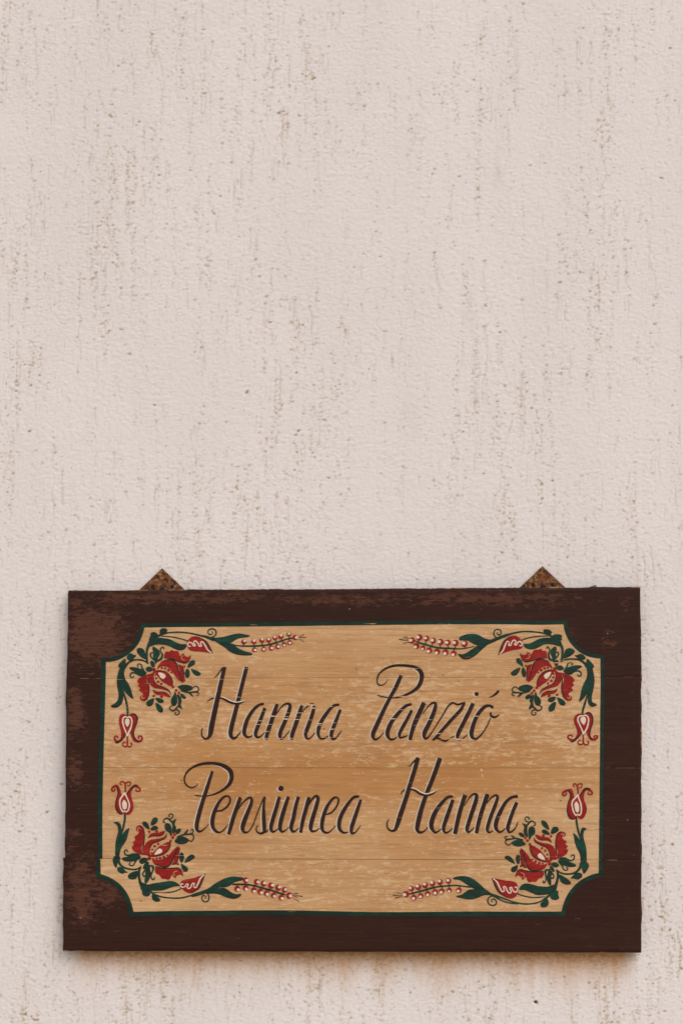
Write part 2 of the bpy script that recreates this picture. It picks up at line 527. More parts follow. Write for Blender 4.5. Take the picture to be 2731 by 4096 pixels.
def plank_mesh(p, i):
    NX, NZ = 230, 18
    prof = [(0, 0.0022), (0.0009, 0.0007), (0.0026, 0.0)]      # inset, set back: a worn arris
    us = [0, 0.0009 / 1.1, 0.0026 / 1.1] + list(np.linspace(0.006, 0.994, NX)) + [1 - 0.0026 / 1.1, 1 - 0.0009 / 1.1, 1]
    k = 0.36 if i < 3 else 1.0
    vb = [0, 0.0045 * k, 0.014 * k]
    vt = [0, 0.0045, 0.014] if i == 0 else [0, 0.0016, 0.005]
    if i == 3:
        vb = [0, 0.010, 0.028]
    vs = vt + list(np.linspace(0.04, 0.95, NZ)) + [1 - v for v in vb[::-1]]
    P4 = [np.array(sg(p[c])) for c in ('tl', 'tr', 'bl', 'br')]
    wob = fft_blur(rng.standard_normal((2, len(us))), 3, 0.01, 1.0)
    wob2 = fft_blur(rng.standard_normal((len(vs), 2)), 0.01, 1, 1.0)
    co, fl, ed = [], [], []
    nu, nvv = len(us), len(vs)
    for b, v in enumerate(vs):
        for a, u in enumerate(us):
            top = P4[0] * (1 - u) + P4[1] * u
            bot = P4[2] * (1 - u) + P4[3] * u
            xz = top * (1 - v) + bot * v
            back = 0.0
            for n_, tot, k_ in ((a, nu, 1), (b, nvv, 1)):
                e = min(n_, tot - 1 - n_)
                big = 1.0
                if n_ is b:
                    big = 1.0 if (i == 0 and b < 3) else (1.9 if (i == 3 and b > nvv - 4) else 0.12)
                if e == 0:
                    back = max(back, 0.0024 * big)
                elif e == 1:
                    back = max(back, 0.0008 * big)
            if i == 0 and b == 0:
                xz[1] += 0.00035 * wob[0, a] + 0.0003 * rng.standard_normal()
            if i == 3 and b == nvv - 1:
                xz[1] += 0.00025 * wob[1, a]
            if a == 0:
                xz[0] += 0.0005 * wob2[b, 0]
            if a == nu - 1:
                xz[0] += 0.0005 * wob2[b, 1]
            y = YF + p['dy'] + back
            co.append((xz[0], y, xz[1]))
            pa = np.array(p['tl']) * (1 - u) * (1 - v) + np.array(p['tr']) * u * (1 - v) + np.array(p['bl']) * (1 - u) * v + np.array(p['br']) * u * v
            f = 0.12
            for (cx, cy, rx, ry, s) in BL_:
                f = max(f, s * math.exp(-((pa[0] - cx) / rx) ** 2 - ((pa[1] - cy) / ry) ** 2) + 0.02)
            fl.append(f)
            e = 0.0
            if (i == 0 and b <= 1) or a >= nu - 2:
                e = 1.0
            elif (b <= 1 or b >= nvv - 2):
                e = 0.95 if (pa[0] < 420 or pa[0] > 2400) else 0.2
            elif a <= 1:
                e = 0.25
            ed.append(e)
    faces = []
    for b in range(nvv - 1):
        for a in range(nu - 1):
            k0 = b * nu + a
            faces.append((k0, k0 + nu, k0 + nu + 1, k0 + 1))
    # sides and back
    loop = [a for a in range(nu)] + [b * nu + nu - 1 for b in range(1, nvv)] + [(nvv - 1) * nu + a for a in range(nu - 2, -1, -1)] + [b * nu for b in range(nvv - 2, 0, -1)]
    n0 = len(co)
    for q_ in loop:
        co.append((co[q_][0], THICK / 2, co[q_][2]))
        fl.append(fl[q_])
        ed.append(0.15)
    m = len(loop)
    for t in range(m):
        t2 = (t + 1) % m
        faces.append((loop[t], loop[t2], n0 + t2, n0 + t))
    faces.append(tuple(n0 + t for t in range(m - 1, -1, -1)))
    me = bpy.data.meshes.new('plank')
    me.from_pydata(co, [], faces)
    for nm, a in (('flake', fl), ('edge', ed)):
        at_ = me.attributes.new(nm, 'FLOAT', 'POINT')
        at_.data.foreach_set('value', np.array(a, np.float32))
    me.polygons.foreach_set('use_smooth', np.array([len(f) == 4 and max(f) < n0 for f in faces]))
    me.update()
    return me

planks = []
for i, p in enumerate(PL):
    planks.append(link('plank', plank_mesh(p, i), sign, [M['brown']]))

# seam lines in sign coordinates, as (z at x=0, slope)
SEAMS = []
for i in range(3):
    l = np.array(sg(PL[i]['bl'])) * 0.5 + np.array(sg(PL[i + 1]['tl'])) * 0.5
    r = np.array(sg(PL[i]['br'])) * 0.5 + np.array(sg(PL[i + 1]['tr'])) * 0.5
    s = (r[1] - l[1]) / (r[0] - l[0])
    SEAMS.append((l[1] - s * l[0], s))
GAP = 0.00022

def seam_cut(bm):
    """paint does not bridge the joints between the planks"""
    for (z0, s) in SEAMS:
        zs = [v.co.z - s * v.co.x for v in bm.verts]
        if not zs or min(zs) > z0 + GAP or max(zs) < z0 - GAP:
            continue
        for o in (GAP, -GAP):
            bmesh.ops.bisect_plane(bm, geom=bm.verts[:] + bm.edges[:] + bm.faces[:], dist=1e-6,
                                   plane_co=(0, 0, z0 + o), plane_no=Vector((-s, 0, 1)))
        bad = [f for f in bm.faces if abs((lambda c: c.z - s * c.x)(f.calc_center_median()) - z0) < GAP * 0.98]
        bmesh.ops.delete(bm, geom=bad, context='FACES')
    # follow each plank's own small step forward or back
    for v in bm.verts:
        k_ = sum(1 for (z0, s) in SEAMS if v.co.z - s * v.co.x < z0)
        v.co.y += PL[k_]['dy']

def crom(pts, sub):
    """open Catmull-Rom through pts (any dimension)"""
    P = [np.array(p, float) for p in pts]
    if len(P) < 3:
        return [P[0] + (P[-1] - P[0]) * t for t in np.linspace(0, 1, sub + 1)]
    P = [2 * P[0] - P[1]] + P + [2 * P[-1] - P[-2]]
    o = []
    for i in range(1, len(P) - 2):
        for t in np.arange(sub) / sub:
            o.append(0.5 * (2 * P[i] + (P[i + 1] - P[i - 1]) * t + (2 * P[i - 1] - 5 * P[i] + 4 * P[i + 1] - P[i + 2]) * t * t
                            + (3 * P[i] - P[i - 1] - 3 * P[i + 1] + P[i + 2]) * t ** 3))
    o.append(P[-2])
    return o

def closed(pts, sub):
    P = [np.array(p, float) for p in pts]
    n = len(P)
    o = []
    for i in range(n):
        a, b, c, d = P[i - 1], P[i], P[(i + 1) % n], P[(i + 2) % n]
        for t in np.arange(sub) / sub:
            o.append(0.5 * (2 * b + (c - a) * t + (2 * a - 5 * b + 4 * c - d) * t * t + (3 * b - a - 3 * c + d) * t ** 3))
    return o

class Paint:
    """flat painted marks of one part, in photograph pixels, laid on the board"""
    def __init__(self):
        self.bm = bmesh.new()
        self.mats = []
        self.n = 0
    def mi(self, m):
        if m not in self.mats:
            self.mats.append(m)
        return self.mats.index(m)
    def vert(self, p, lift):
        x, z = sg(p)
        return self.bm.verts.new((x, YF - lift, z))
    def stroke(self, m, pts, lift, sub=5, cap=False):
        s = crom(pts, sub)
        w = [max(q[2], 0.6) for q in s]
        p = [q[:2] for q in s]
        mi = self.mi(m)
        lift += self.n * 0.000012
        self.n += 1
        rows = []
        N = len(p)
        for i in range(N):
            t = p[min(i + 1, N - 1)] - p[max(i - 1, 0)]
            t = t / (np.hypot(*t) + 1e-9)
            nrm = np.array((-t[1], t[0]))
            h = w[i] / 2 + 0.25 * random.uniform(-1, 1)
            lf = lift + 0.00001 * i / N
            rows.append((self.vert(p[i] + nrm * h, lf), self.vert(p[i] - nrm * h, lf)))
        for i in range(N - 1):
            f = self.bm.faces.new((rows[i][0], rows[i][1], rows[i + 1][1], rows[i + 1][0]))
            f.material_index = mi
        for i, sgn in ((0, -1), (N - 1, 1)):                 # rounded brush ends
            if w[i] > 5:
                t = (p[min(i + 1, N - 1)] - p[max(i - 1, 0)])
                t = t / (np.hypot(*t) + 1e-9) * sgn
                c = self.vert(p[i] + t * w[i] * (0.40 if cap else 0.14), lift)
                f = self.bm.faces.new((rows[i][0], rows[i][1], c))
                f.material_index = mi
    def fill(self, m, pts, lift, sub=4, smooth=True):
        lift += self.n * 0.000012
        self.n += 1
        s = closed(pts, sub) if smooth else [np.array(q, float) for q in pts]
        mi = self.mi(m)
        vs = [self.vert(q, lift) for q in s]
        tris = tessellate_polygon([[Vector((q[0], q[1], 0)) for q in s]])
        for t in tris:
            try:
                f = self.bm.faces.new([vs[k] for k in t])
                f.material_index = mi
            except ValueError:
                pass
    def dot(self, m, x, y, r, lift, n=14, sq=1.0):
        self.fill(m, [(x + r * math.cos(a) * (1 + 0.05 * random.uniform(-1, 1)), y + sq * r * math.sin(a) * (1 + 0.05 * random.uniform(-1, 1)))
                      for a in np.linspace(0, 2 * math.pi, n, endpoint=False)], lift, 2)
    def build(self, name, parent, label=None):
        bm = self.bm
        for f in bm.faces:
            f.normal_update()
            if f.normal.y > 0:
                f.normal_flip()
        seam_cut(bm)
        me = bpy.data.meshes.new(name)
        bm.to_mesh(me)
        bm.free()
        o = link(name, me, parent, [M[m] for m in self.mats])
        if label:
            o['label'] = label
        return o

# crops the drawing was measured in: origin and scale
def crop(ox, oy, k):
    def f(p):
        return (ox + p[0] / k, oy + p[1] / k) + ((p[2] / k,) if len(p) > 2 else ())
    f.k = k
    return f
cTL, cTR, cBL, cBR = crop(200, 2200, 2.24), crop(1950, 2200, 2.24), crop(200, 3200, 2.24), crop(1950, 3200, 2.24)
W1, W2, W3, W4 = crop(700, 2600, 2.24), crop(1400, 2600, 2.24), crop(700, 3000, 2.24), crop(1400, 3000, 2.24)
K3 = 3.136
sTL, sTR, sBL, sBR = crop(780, 2490, K3), crop(1560, 2490, K3), crop(780, 3480, K3), crop(1560, 3480, K3)
K7 = 7.84
tTL, tTR, tBL, tBR = crop(420, 2820, K7), crop(2240, 2820, K7), crop(420, 3100, K7), crop(2210, 3100, K7)

# ---- ochre field and green border, with scooped corners
def path(cr, pts):
    return [cr(p) for p in pts]
arcTL = path(cTL, [(482, 985), (560, 982), (640, 952), (720, 898), (780, 828), (815, 750), (835, 676)])
arcTR = path(cTR, [(692, 648), (703, 720), (740, 806), (808, 884), (890, 932), (960, 950), (1024, 957)])
arcBR = path(cBR, [(1009, 668), (920, 692), (830, 742), (752, 822), (702, 910), (672, 1018)])
arcBL = path(cBL, [(735, 1022), (715, 940), (680, 852), (622, 774), (552, 722), (490, 694), (437, 678)])
top = path(cTL, [(1100, 673), (1400, 671)]) + [(1150, 2496), (1500, 2492), (1800, 2489)] + path(cTR, [(200, 648), (450, 652)])
right = path(cTR, [(1025, 1200), (1021, 1500)]) + [(2405, 3000), (2403, 3200)] + path(cBR, [(1012, 300)])
bot = path(cBR, [(400, 1020)]) + [(1900, 3655), (1500, 3656), (1150, 3650)] + path(cBL, [(1400, 1012), (1000, 1016)])
left = path(cBL, [(437, 534), (452, 524), (452, 250)]) + [(402, 3180), (407, 3000)] + path(cTL, [(472, 1500), (480, 1200)])
outline = crom(arcTL, 4)[:-1] + [np.array(q) for q in top] + crom(arcTR, 4) + [np.array(q) for q in right] + crom(arcBR, 4) + [np.array(q) for q in bot] + crom(arcBL, 4) + [np.array(q) for q in left]
outline = [q[:2] for q in outline]
CHIP = [0.55, 0.72, 0.42, 0.48]
for i in range(4):
    pt = Paint()
    pt.fill('tan', outline, 0.00022, smooth=False)
    bm = pt.bm
    for k_, (z0, s) in enumerate(SEAMS):
        if k_ == i - 1:
            bmesh.ops.bisect_plane(bm, geom=bm.verts[:] + bm.edges[:] + bm.faces[:], dist=1e-6, plane_co=(0, 0, z0 - GAP), plane_no=Vector((-s, 0, 1)), clear_outer=True)
        if k_ == i:
            bmesh.ops.bisect_plane(bm, geom=bm.verts[:] + bm.edges[:] + bm.faces[:], dist=1e-6, plane_co=(0, 0, z0 + GAP), plane_no=Vector((-s, 0, 1)), clear_inner=True)
    o = pt.build('painted_field', planks[i])
    o['chip'] = CHIP[i]

pt = Paint()
ring = [tuple(q) for q in outline]
def seg(pts, w):
    pt.stroke('border', [(q[0], q[1], w * random.uniform(0.93, 1.07)) for q in pts], 0.00042, 4)
seg(arcTL, 17); seg(arcTR, 16); seg(arcBR, 17); seg(arcBL, 18)
seg([arcTL[-1]] + top + [arcTR[0]], 17)
seg([arcTR[-1]] + right + [arcBR[0]], 15)
seg([arcBR[-1]] + bot + [arcBL[0]], 18)
seg([arcBL[-1], left[0]], 18)
seg(left[1:] + [arcTL[0]], 19)
for (q, w) in ((arcTL[0], 19), (arcTL[-1], 17), (arcTR[0], 17), (arcTR[-1], 16), (arcBR[0], 16), (arcBR[-1], 18), (arcBL[0], 18), (arcBL[-1], 18)):
    h = w * 0.5
    pt.fill('border', [(q[0] - h, q[1] - h * 0.9), (q[0] + h * 0.9, q[1] - h), (q[0] + h, q[1] + h * 0.9), (q[0] - h * 0.95, q[1] + h)], 0.00044, smooth=False)
pt.build('painted_border', sign)

# a long rub in the lower planks, and pale runs down the face
for nm, m, st_ in (('rub_mark', 'pale', [[(1090,3632,3),(1160,3612,5),(1240,3600,6),(1350,3578,4)], [(1200,3604,2),(1300,3580,3),(1390,3566,2)]]),
                   ('rub_mark', 'pale', [[(1642,3000,5),(1640,3030,6),(1644,3060,4)]]),
                   ('rub_mark', 'pale', [[(1924,3075,6),(1926,3092,7),(1930,3112,4)]]),
                   ('rub_mark', 'pale', [[(1718,2640,4),(1712,2680,6),(1706,2705,4)]])):
    p = Paint()
    for q in st_:
        p.stroke(m, q, 0.00034, 5)
    p.build(nm, sign)

# ---- lettering: strokes (x, y, width); the second entry says whether a cream highlight sits on its left
def letter(cr, strokes, dots=(), worn=0.0):
    a, b = Paint(), Paint()
    for hl, pts in strokes:
        a.stroke('ink', [cr(p) for p in pts], 0.00075, 6)
        if hl:
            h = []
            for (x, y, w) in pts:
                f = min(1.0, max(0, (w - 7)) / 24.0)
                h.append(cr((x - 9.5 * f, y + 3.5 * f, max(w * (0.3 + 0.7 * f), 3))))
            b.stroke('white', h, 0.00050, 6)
    for (x, y, r) in dots:
        q = cr((x, y))
        a.dot('ink', q[0], q[1], r / cr.k, 0.00075)
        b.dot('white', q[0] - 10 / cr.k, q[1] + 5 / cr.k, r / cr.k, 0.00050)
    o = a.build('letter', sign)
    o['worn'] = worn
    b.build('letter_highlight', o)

LET = [
 # Hanna
 (W1, [(1, [(445,155,36),(425,240,38),(390,400,42),(355,560,46),(330,680,48),(318,750,42),(300,785,26),(270,795,16),(245,770,14),(240,730,12),(250,695,8)]),
       (0, [(425,160,14),(400,200,12),(370,235,10),(355,252,6)]),
       (1, [(642,155,36),(615,260,36),(575,420,38),(535,580,40),(505,700,42),(500,760,38),(520,790,28),(550,780,18),(580,745,12),(592,725,8)]),
       (0, [(288,468,6),(320,440,12),(350,430,10)]),
       (0, [(400,425,12),(440,438,20),(490,462,28),(540,478,24),(590,472,18),(630,455,10)])], ()),
 (W1, [(1, [(795,480,22),(750,495,26),(700,540,32),(650,620,36),(625,700,38),(622,750,34),(645,778,22),(680,775,14),(695,760,8)]),
       (1, [(805,522,34),(775,600,34),(740,690,36),(722,750,34),(735,780,24),(765,775,14),(805,735,10)])], ()),
 (W1, [(1, [(915,485,32),(890,560,40),(860,650,40),(830,740,38),(815,800,32)]),
       (1, [(890,600,8),(930,540,12),(970,495,16),(1005,480,20),(1030,495,30),(1020,550,36),(985,640,38),(950,720,38),(940,770,34),(955,795,20),(985,775,12),(1030,720,8)])], ()),
 (W1, [(1, [(1138,490,30),(1110,580,40),(1080,670,40),(1055,740,38),(1042,800,32)]),
       (1, [(1110,600,8),(1160,530,12),(1200,495,16),(1230,485,20),(1245,510,30),(1225,590,36),(1190,690,38),(1170,750,34),(1180,790,22),(1210,790,14),(1255,740,10)])], ()),
 (W1, [(1, [(1470,488,20),(1420,500,26),(1370,550,32),(1310,640,36),(1285,710,36),(1285,765,28),(1310,795,18),(1350,785,14),(1375,765,8)]),
       (1, [(1480,535,28),(1455,600,32),(1420,690,36),(1400,750,36),(1408,795,24),(1440,790,16),(1475,745,12),(1495,718,6)])], ()),
 # Panzio with its accent
 (W2, [(1, [(455,230,36),(410,330,36),(350,440,34),(290,560,38),(235,680,42),(205,750,40),(208,790,28),(235,800,18),(275,770,12),(303,735,8)]),
       (1, [(330,262,6),(322,290,8),(290,315,10),(255,310,12),(240,275,12),(260,215,16),(320,165,20),(400,140,22),(500,140,24),(580,155,30),(630,195,40),(640,250,40),(615,320,36),(560,370,28),(490,405,20),(420,425,14),(370,428,10),(310,422,10),(270,412,10),(247,400,8)])], ()),
 (W2, [(1, [(548,485,22),(500,500,28),(450,545,32),(380,630,38),(340,710,40),(335,765,36),(360,800,24),(400,795,16),(420,775,8)]),
       (1, [(550,540,28),(510,620,32),(465,700,34),(440,755,30),(450,785,20),(490,775,14),(520,765,8)])], ()),
 (W2, [(1, [(660,475,42),(620,560,44),(580,650,44),(550,740,36),(535,805,34)]),
       (1, [(650,570,8),(690,515,12),(730,478,18),(760,475,24),(762,510,34),(740,580,40),(700,670,42),(665,740,40),(665,785,28),(690,790,18),(730,740,12)])], ()),
 (W2, [(0, [(730,740,12),(780,660,12),(830,580,14),(880,500,16),(920,470,20)]),
       (0, [(920,470,16),(960,488,18),(1000,478,18),(1030,470,14)]),
       (1, [(1022,475,24),(985,540,32),(910,620,32),(830,710,32),(770,780,30),(735,808,16)]),
       (0, [(770,785,20),(810,800,18),(850,815,18),(890,795,14),(930,770,8)])], ()),
 (W2, [(1, [(1098,480,36),(1060,560,38),(1010,660,38),(970,740,38),(960,785,28),(985,800,18),(1020,785,12),(1050,755,8)])], [(1130,393,20)]),
 (W2, [(1, [(1278,515,30),(1240,498,24),(1195,515,34),(1140,580,36),(1105,660,38),(1085,740,40),(1095,785,30),(1130,795,20),(1180,750,14),(1225,680,12),(1255,610,10)]),
       (1, [(1255,560,18),(1262,590,22),(1290,602,20),(1320,590,14),(1335,575,8)]),
       (1, [(1328,365,26),(1300,395,20),(1270,415,12),(1243,425,6)])], ()),
 # Pensiunea
 (W3, [(1, [(335,190,26),(310,270,32),(275,380,36),(240,490,38),(210,600,40),(195,680,38),(205,725,26),(240,725,16),(280,690,10),(305,660,6)]),
       (1, [(208,300,6),(190,322,10),(150,338,12),(105,315,14),(85,265,16),(105,205,18),(160,155,20),(240,125,24),(330,118,26),(420,135,34),(490,180,42),(508,240,40),(490,300,36),(440,350,26),(380,385,18),(310,408,12),(240,412,10),(178,403,8)])], ()),
 (W3, [(1, [(370,548,14),(420,540,16),(470,505,18),(495,455,18),(485,420,18),(450,415,20),(400,460,28),(355,550,36),(335,640,38),(345,700,32),(380,735,22),(420,730,14),(460,690,10),(480,665,6)])], ()),
 (W3, [(1, [(585,425,34),(560,500,38),(525,600,38),(500,690,36),(480,755,30)]),
       (1, [(570,530,8),(605,475,14),(650,435,18),(680,430,24),(685,470,32),(655,550,38),(620,640,42),(605,700,38),(620,735,24),(660,730,14),(700,670,12),(730,590,12),(765,500,12),(800,420,12)])], ()),
 (W3, [(1, [(805,418,18),(795,500,26),(795,600,36),(800,700,36),(795,735,26),(765,748,18),(735,730,14),(728,700,12),(745,675,8)]),
       (0, [(800,735,20),(818,732,16),(838,710,8)])], ()),
 (W3, [(1, [(935,420,32),(910,510,36),(880,610,38),(860,690,36),(870,730,24),(900,725,14),(928,700,8)])], [(948,345,25)]),
 (W3, [(1, [(1015,420,32),(985,510,38),(955,610,40),(940,690,36),(955,730,24),(990,720,14),(1020,690,8)]),
       (1, [(1105,420,32),(1080,510,36),(1060,610,38),(1040,690,36),(1055,730,24),(1085,720,14),(1112,695,8)])], ()),
 (W3, [(1, [(1200,425,36),(1175,520,38),(1145,630,36),(1125,740,30)]),
       (1, [(1195,500,10),(1230,440,20),(1265,412,26),(1280,440,34),(1260,520,38),(1230,620,40),(1215,690,38),(1225,725,24),(1260,725,14),(1295,700,8)])], ()),
 (W3, [(1, [(1345,580,12),(1400,560,16),(1445,510,18),(1465,455,18),(1450,425,16),(1415,435,22),(1365,500,32),(1330,590,36),(1315,680,36),(1330,730,26),(1370,740,16),(1410,710,12),(1440,675,8)])], ()),
 (W3, [(1, [(1648,415,22),(1600,425,26),(1550,480,32),(1495,570,38),(1470,650,38),(1475,710,32),(1510,740,20),(1550,735,12)]),
       (1, [(1663,445,26),(1638,520,34),(1598,640,38),(1580,700,36),(1583,745,24),(1618,735,14),(1648,695,10),(1663,672,6)])], ()),
 # Hanna
 (W4, [(1, [(605,70,40),(585,150,40),(545,280,40),(500,430,42),(450,580,44),(425,660,42),(405,710,32),(375,725,20),(345,710,16),(330,680,14),(335,640,12),(348,618,6)]),
       (0, [(585,85,14),(560,115,14),(525,150,8)]),
       (1, [(803,75,44),(770,170,42),(725,290,40),(680,400,40),(640,520,42),(610,640,44),(600,710,38),(625,738,24),(665,725,14),(695,690,8)]),
       (0, [(452,395,8),(470,370,12),(490,355,10)]),
       (0, [(535,345,14),(580,360,22),(630,390,28),(680,402,26),(735,390,20),(785,355,10)])], ()),
 (W4, [(1, [(918,415,24),(870,425,26),(815,480,36),(760,560,42),(730,640,44),(730,700,38),(760,738,22),(795,725,14),(815,705,8)]),
       (1, [(918,448,34),(890,530,38),(855,630,38),(835,700,34),(850,740,22),(885,730,14),(915,700,10)])], ()),
 (W4, [(1, [(1028,405,42),(1000,490,40),(970,600,40),(950,690,38),(938,750,40)]),
       (1, [(1020,500,8),(1065,430,14),(1105,395,20),(1130,410,34),(1120,470,40),(1090,560,40),(1060,650,38),(1045,710,34),(1060,735,20),(1090,715,12),(1110,690,8)])], ()),
 (W4, [(1, [(1228,398,42),(1200,480,40),(1165,590,40),(1140,690,36),(1130,745,32)]),
       (1, [(1220,480,8),(1260,430,16),(1300,405,20),(1318,425,28),(1295,500,34),(1260,590,34),(1232,680,34),(1228,725,26),(1250,738,16),(1278,720,8)])], ()),
 (W4, [(1, [(1498,415,28),(1445,425,26),(1390,470,32),(1340,560,38),(1308,640,40),(1305,700,36),(1335,735,20),(1370,720,14),(1390,700,8)]),
       (1, [(1490,470,32),(1460,540,34),(1425,640,36),(1410,700,34),(1425,738,20),(1465,715,14),(1490,675,12),(1503,640,6)])], ()),
]
for n_, (cr, st, dots) in enumerate(LET):
    letter(cr, st, dots, {0: 0.03, 1: 0.05, 2: 0.06, 3: 0.085, 4: 0.10, 5: 0.06}.get(n_, 0.07 if n_ < 11 else 0.0))
# cream lines along the top of the two crossbars
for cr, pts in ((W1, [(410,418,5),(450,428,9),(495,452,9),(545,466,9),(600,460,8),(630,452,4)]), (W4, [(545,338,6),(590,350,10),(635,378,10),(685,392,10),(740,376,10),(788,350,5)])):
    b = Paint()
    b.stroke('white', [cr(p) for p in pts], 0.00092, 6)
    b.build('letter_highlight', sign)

# ---- flower sprays. The top left one is drawn; the painter's other three follow through matched points
class TPS:
    def __init__(self, src, dst, lam=2.0):
        s, d = np.array(src, float), np.array(dst, float)
        n = len(s)
        self.s = s
        Kk = self.U(np.hypot(*(s[:, None] - s[None]).transpose(2, 0, 1))) + lam * np.eye(n)
        P = np.c_[np.ones(n), s]
        A = np.block([[Kk, P], [P.T, np.zeros((3, 3))]])
        self.w = np.linalg.solve(A, np.r_[d, np.zeros((3, 2))])
    def U(self, r):
        return np.where(r > 1e-9, r * r * np.log(r + 1e-12), 0)
    def __call__(self, p):
        r = np.hypot(self.s[:, 0] - p[0], self.s[:, 1] - p[1])
        v = np.r_[self.U(r), 1, p[0], p[1]] @ self.w
        return (v[0], v[1]) + tuple(p[2:])

LM = [  # the same feature in the four corner crops: TL, TR, BL, BR
 ((1232,820),(308,808),(1172,780),(262,835)), ((1462,925),(92,940),(1395,660),(33,697)), ((935,1072),(603,1062),(895,520),(550,572)),
 ((1100,1220),(440,1228),(1085,378),(375,405)), ((1197,1190),(360,1185),(1152,407),(290,418)), ((1213,1175),(345,1165),(1165,432),(292,465)),
 ((1150,1025),(390,1025),(1095,580),(345,610)), ((1085,1295),(460,1298),(1050,292),(412,330)), ((925,1252),(620,1240),(882,342),(570,378)),
 ((1082,1318),(478,1312),(1022,282),(432,312)), ((1262,942),(290,918),(1192,685),(248,690)), ((1030,930),(530,930),(940,615),(508,655)),
 ((1115,900),(455,885),(1030,720),(400,742)), ((815,1345),(745,1345),(785,228),(685,290)), ((790,1190),(772,1180),(742,410),(715,440)),
 ((545,1405),(975,1388),(572,195),(880,255)), ((748,1332),(815,1362),(710,250),(765,292)), ((650,1050),(905,1050),(615,500),(850,555)),
 ((1200,738),(310,730),(1180,878),(320,930)), ((1222,850),(318,858),(1160,765),(283,792)), ((1350,1105),(205,1105),(1297,510),(150,515)),
 ((985,1450),(570,1442),(942,158),(500,185)), ((1135,1478),(415,1480),(1080,125),(355,150)), ((1280,1235),(270,1245),(1245,360),(212,385)),
 ((1335,1290),(215,1290),(1285,270),(152,340)), ((1020,725),(535,732),(945,880),(500,930)), ((930,762),(640,785),(860,838),(610,860)),
 ((820,915),(725,920),(750,675),(685,730)), ((730,955),(825,955),(645,630),(795,680)), ((650,1015),(915,1015),(575,560),(880,610)),
 ((718,1060),(835,1040),(648,525),(780,585)), ((930,865),(600,870),(860,760),(548,770)), ((880,1018),(645,1010),(815,605),(615,625)),
 ((1455,735),(85,740),(1395,880),(35,910)), ((872,895),(668,880),(805,700),(618,720)), ((915,805),(620,800),(835,768),(590,800)), ((965,772),(560,770),(905,815),(545,850)), ((698,1490),(845,1475),(672,120),(793,155)),
]
TM = [  # tulips: TL, TR, then BL and BR, which are the same stroke turned upside down
 ((720,375),(710,335),(625,1150),(775,1260)), ((442,480),(415,440),(900,1030),(1065,1080)), ((1040,440),(1020,430),(340,1000),(445,1180)),
 ((560,275),(560,275),(740,1250),(900,1385)), ((900,268),(890,228),(470,1215),(600,1390)), ((300,1040),(215,1010),(1125,450),(1245,560)),
 ((370,1195),(370,1155),(980,305),(1120,415)), ((1190,1060),(1170,1010),(215,420),(290,570)), ((1080,1185),(1060,1110),(360,295),(430,460)),
 ((712,995),(710,930),(650,530),(790,590)), ((712,1270),(715,1200),(650,270),(760,340)), ((550,1240),(525,1190),(830,240),(925,290)),
 ((860,1230),(895,1180),(470,250),(625,310)), ((550,500),(520,450),(790,960),(905,1030)), ((865,520),(890,440),(465,930),(590,990)),
 ((510,880),(520,850),(830,600),(970,690)), ((920,880),(930,900),(400,600),(530,700)),
]
VINES = [
 [(882,1020,12),(872,995,20),(868,950,22),(872,895,24),(890,845,30),(915,805,34),(960,775,24),(1040,746,15),(1120,737,14),(1200,738,14),(1280,750,14),(1350,768,16),(1420,785,18),(1480,796,24)],
 [(1000,770,8),(1090,779,12),(1150,790,12),(1200,803,12),(1235,816,12)],
 [(882,1020,12),(850,996,16),(810,985,16),(760,985,16),(720,1000,20),(690,1025,24),(668,1055,28)],
 [(655,1260,14),(672,1310,18),(690,1380,20),(698,1440,20),(698,1490,18)],
]
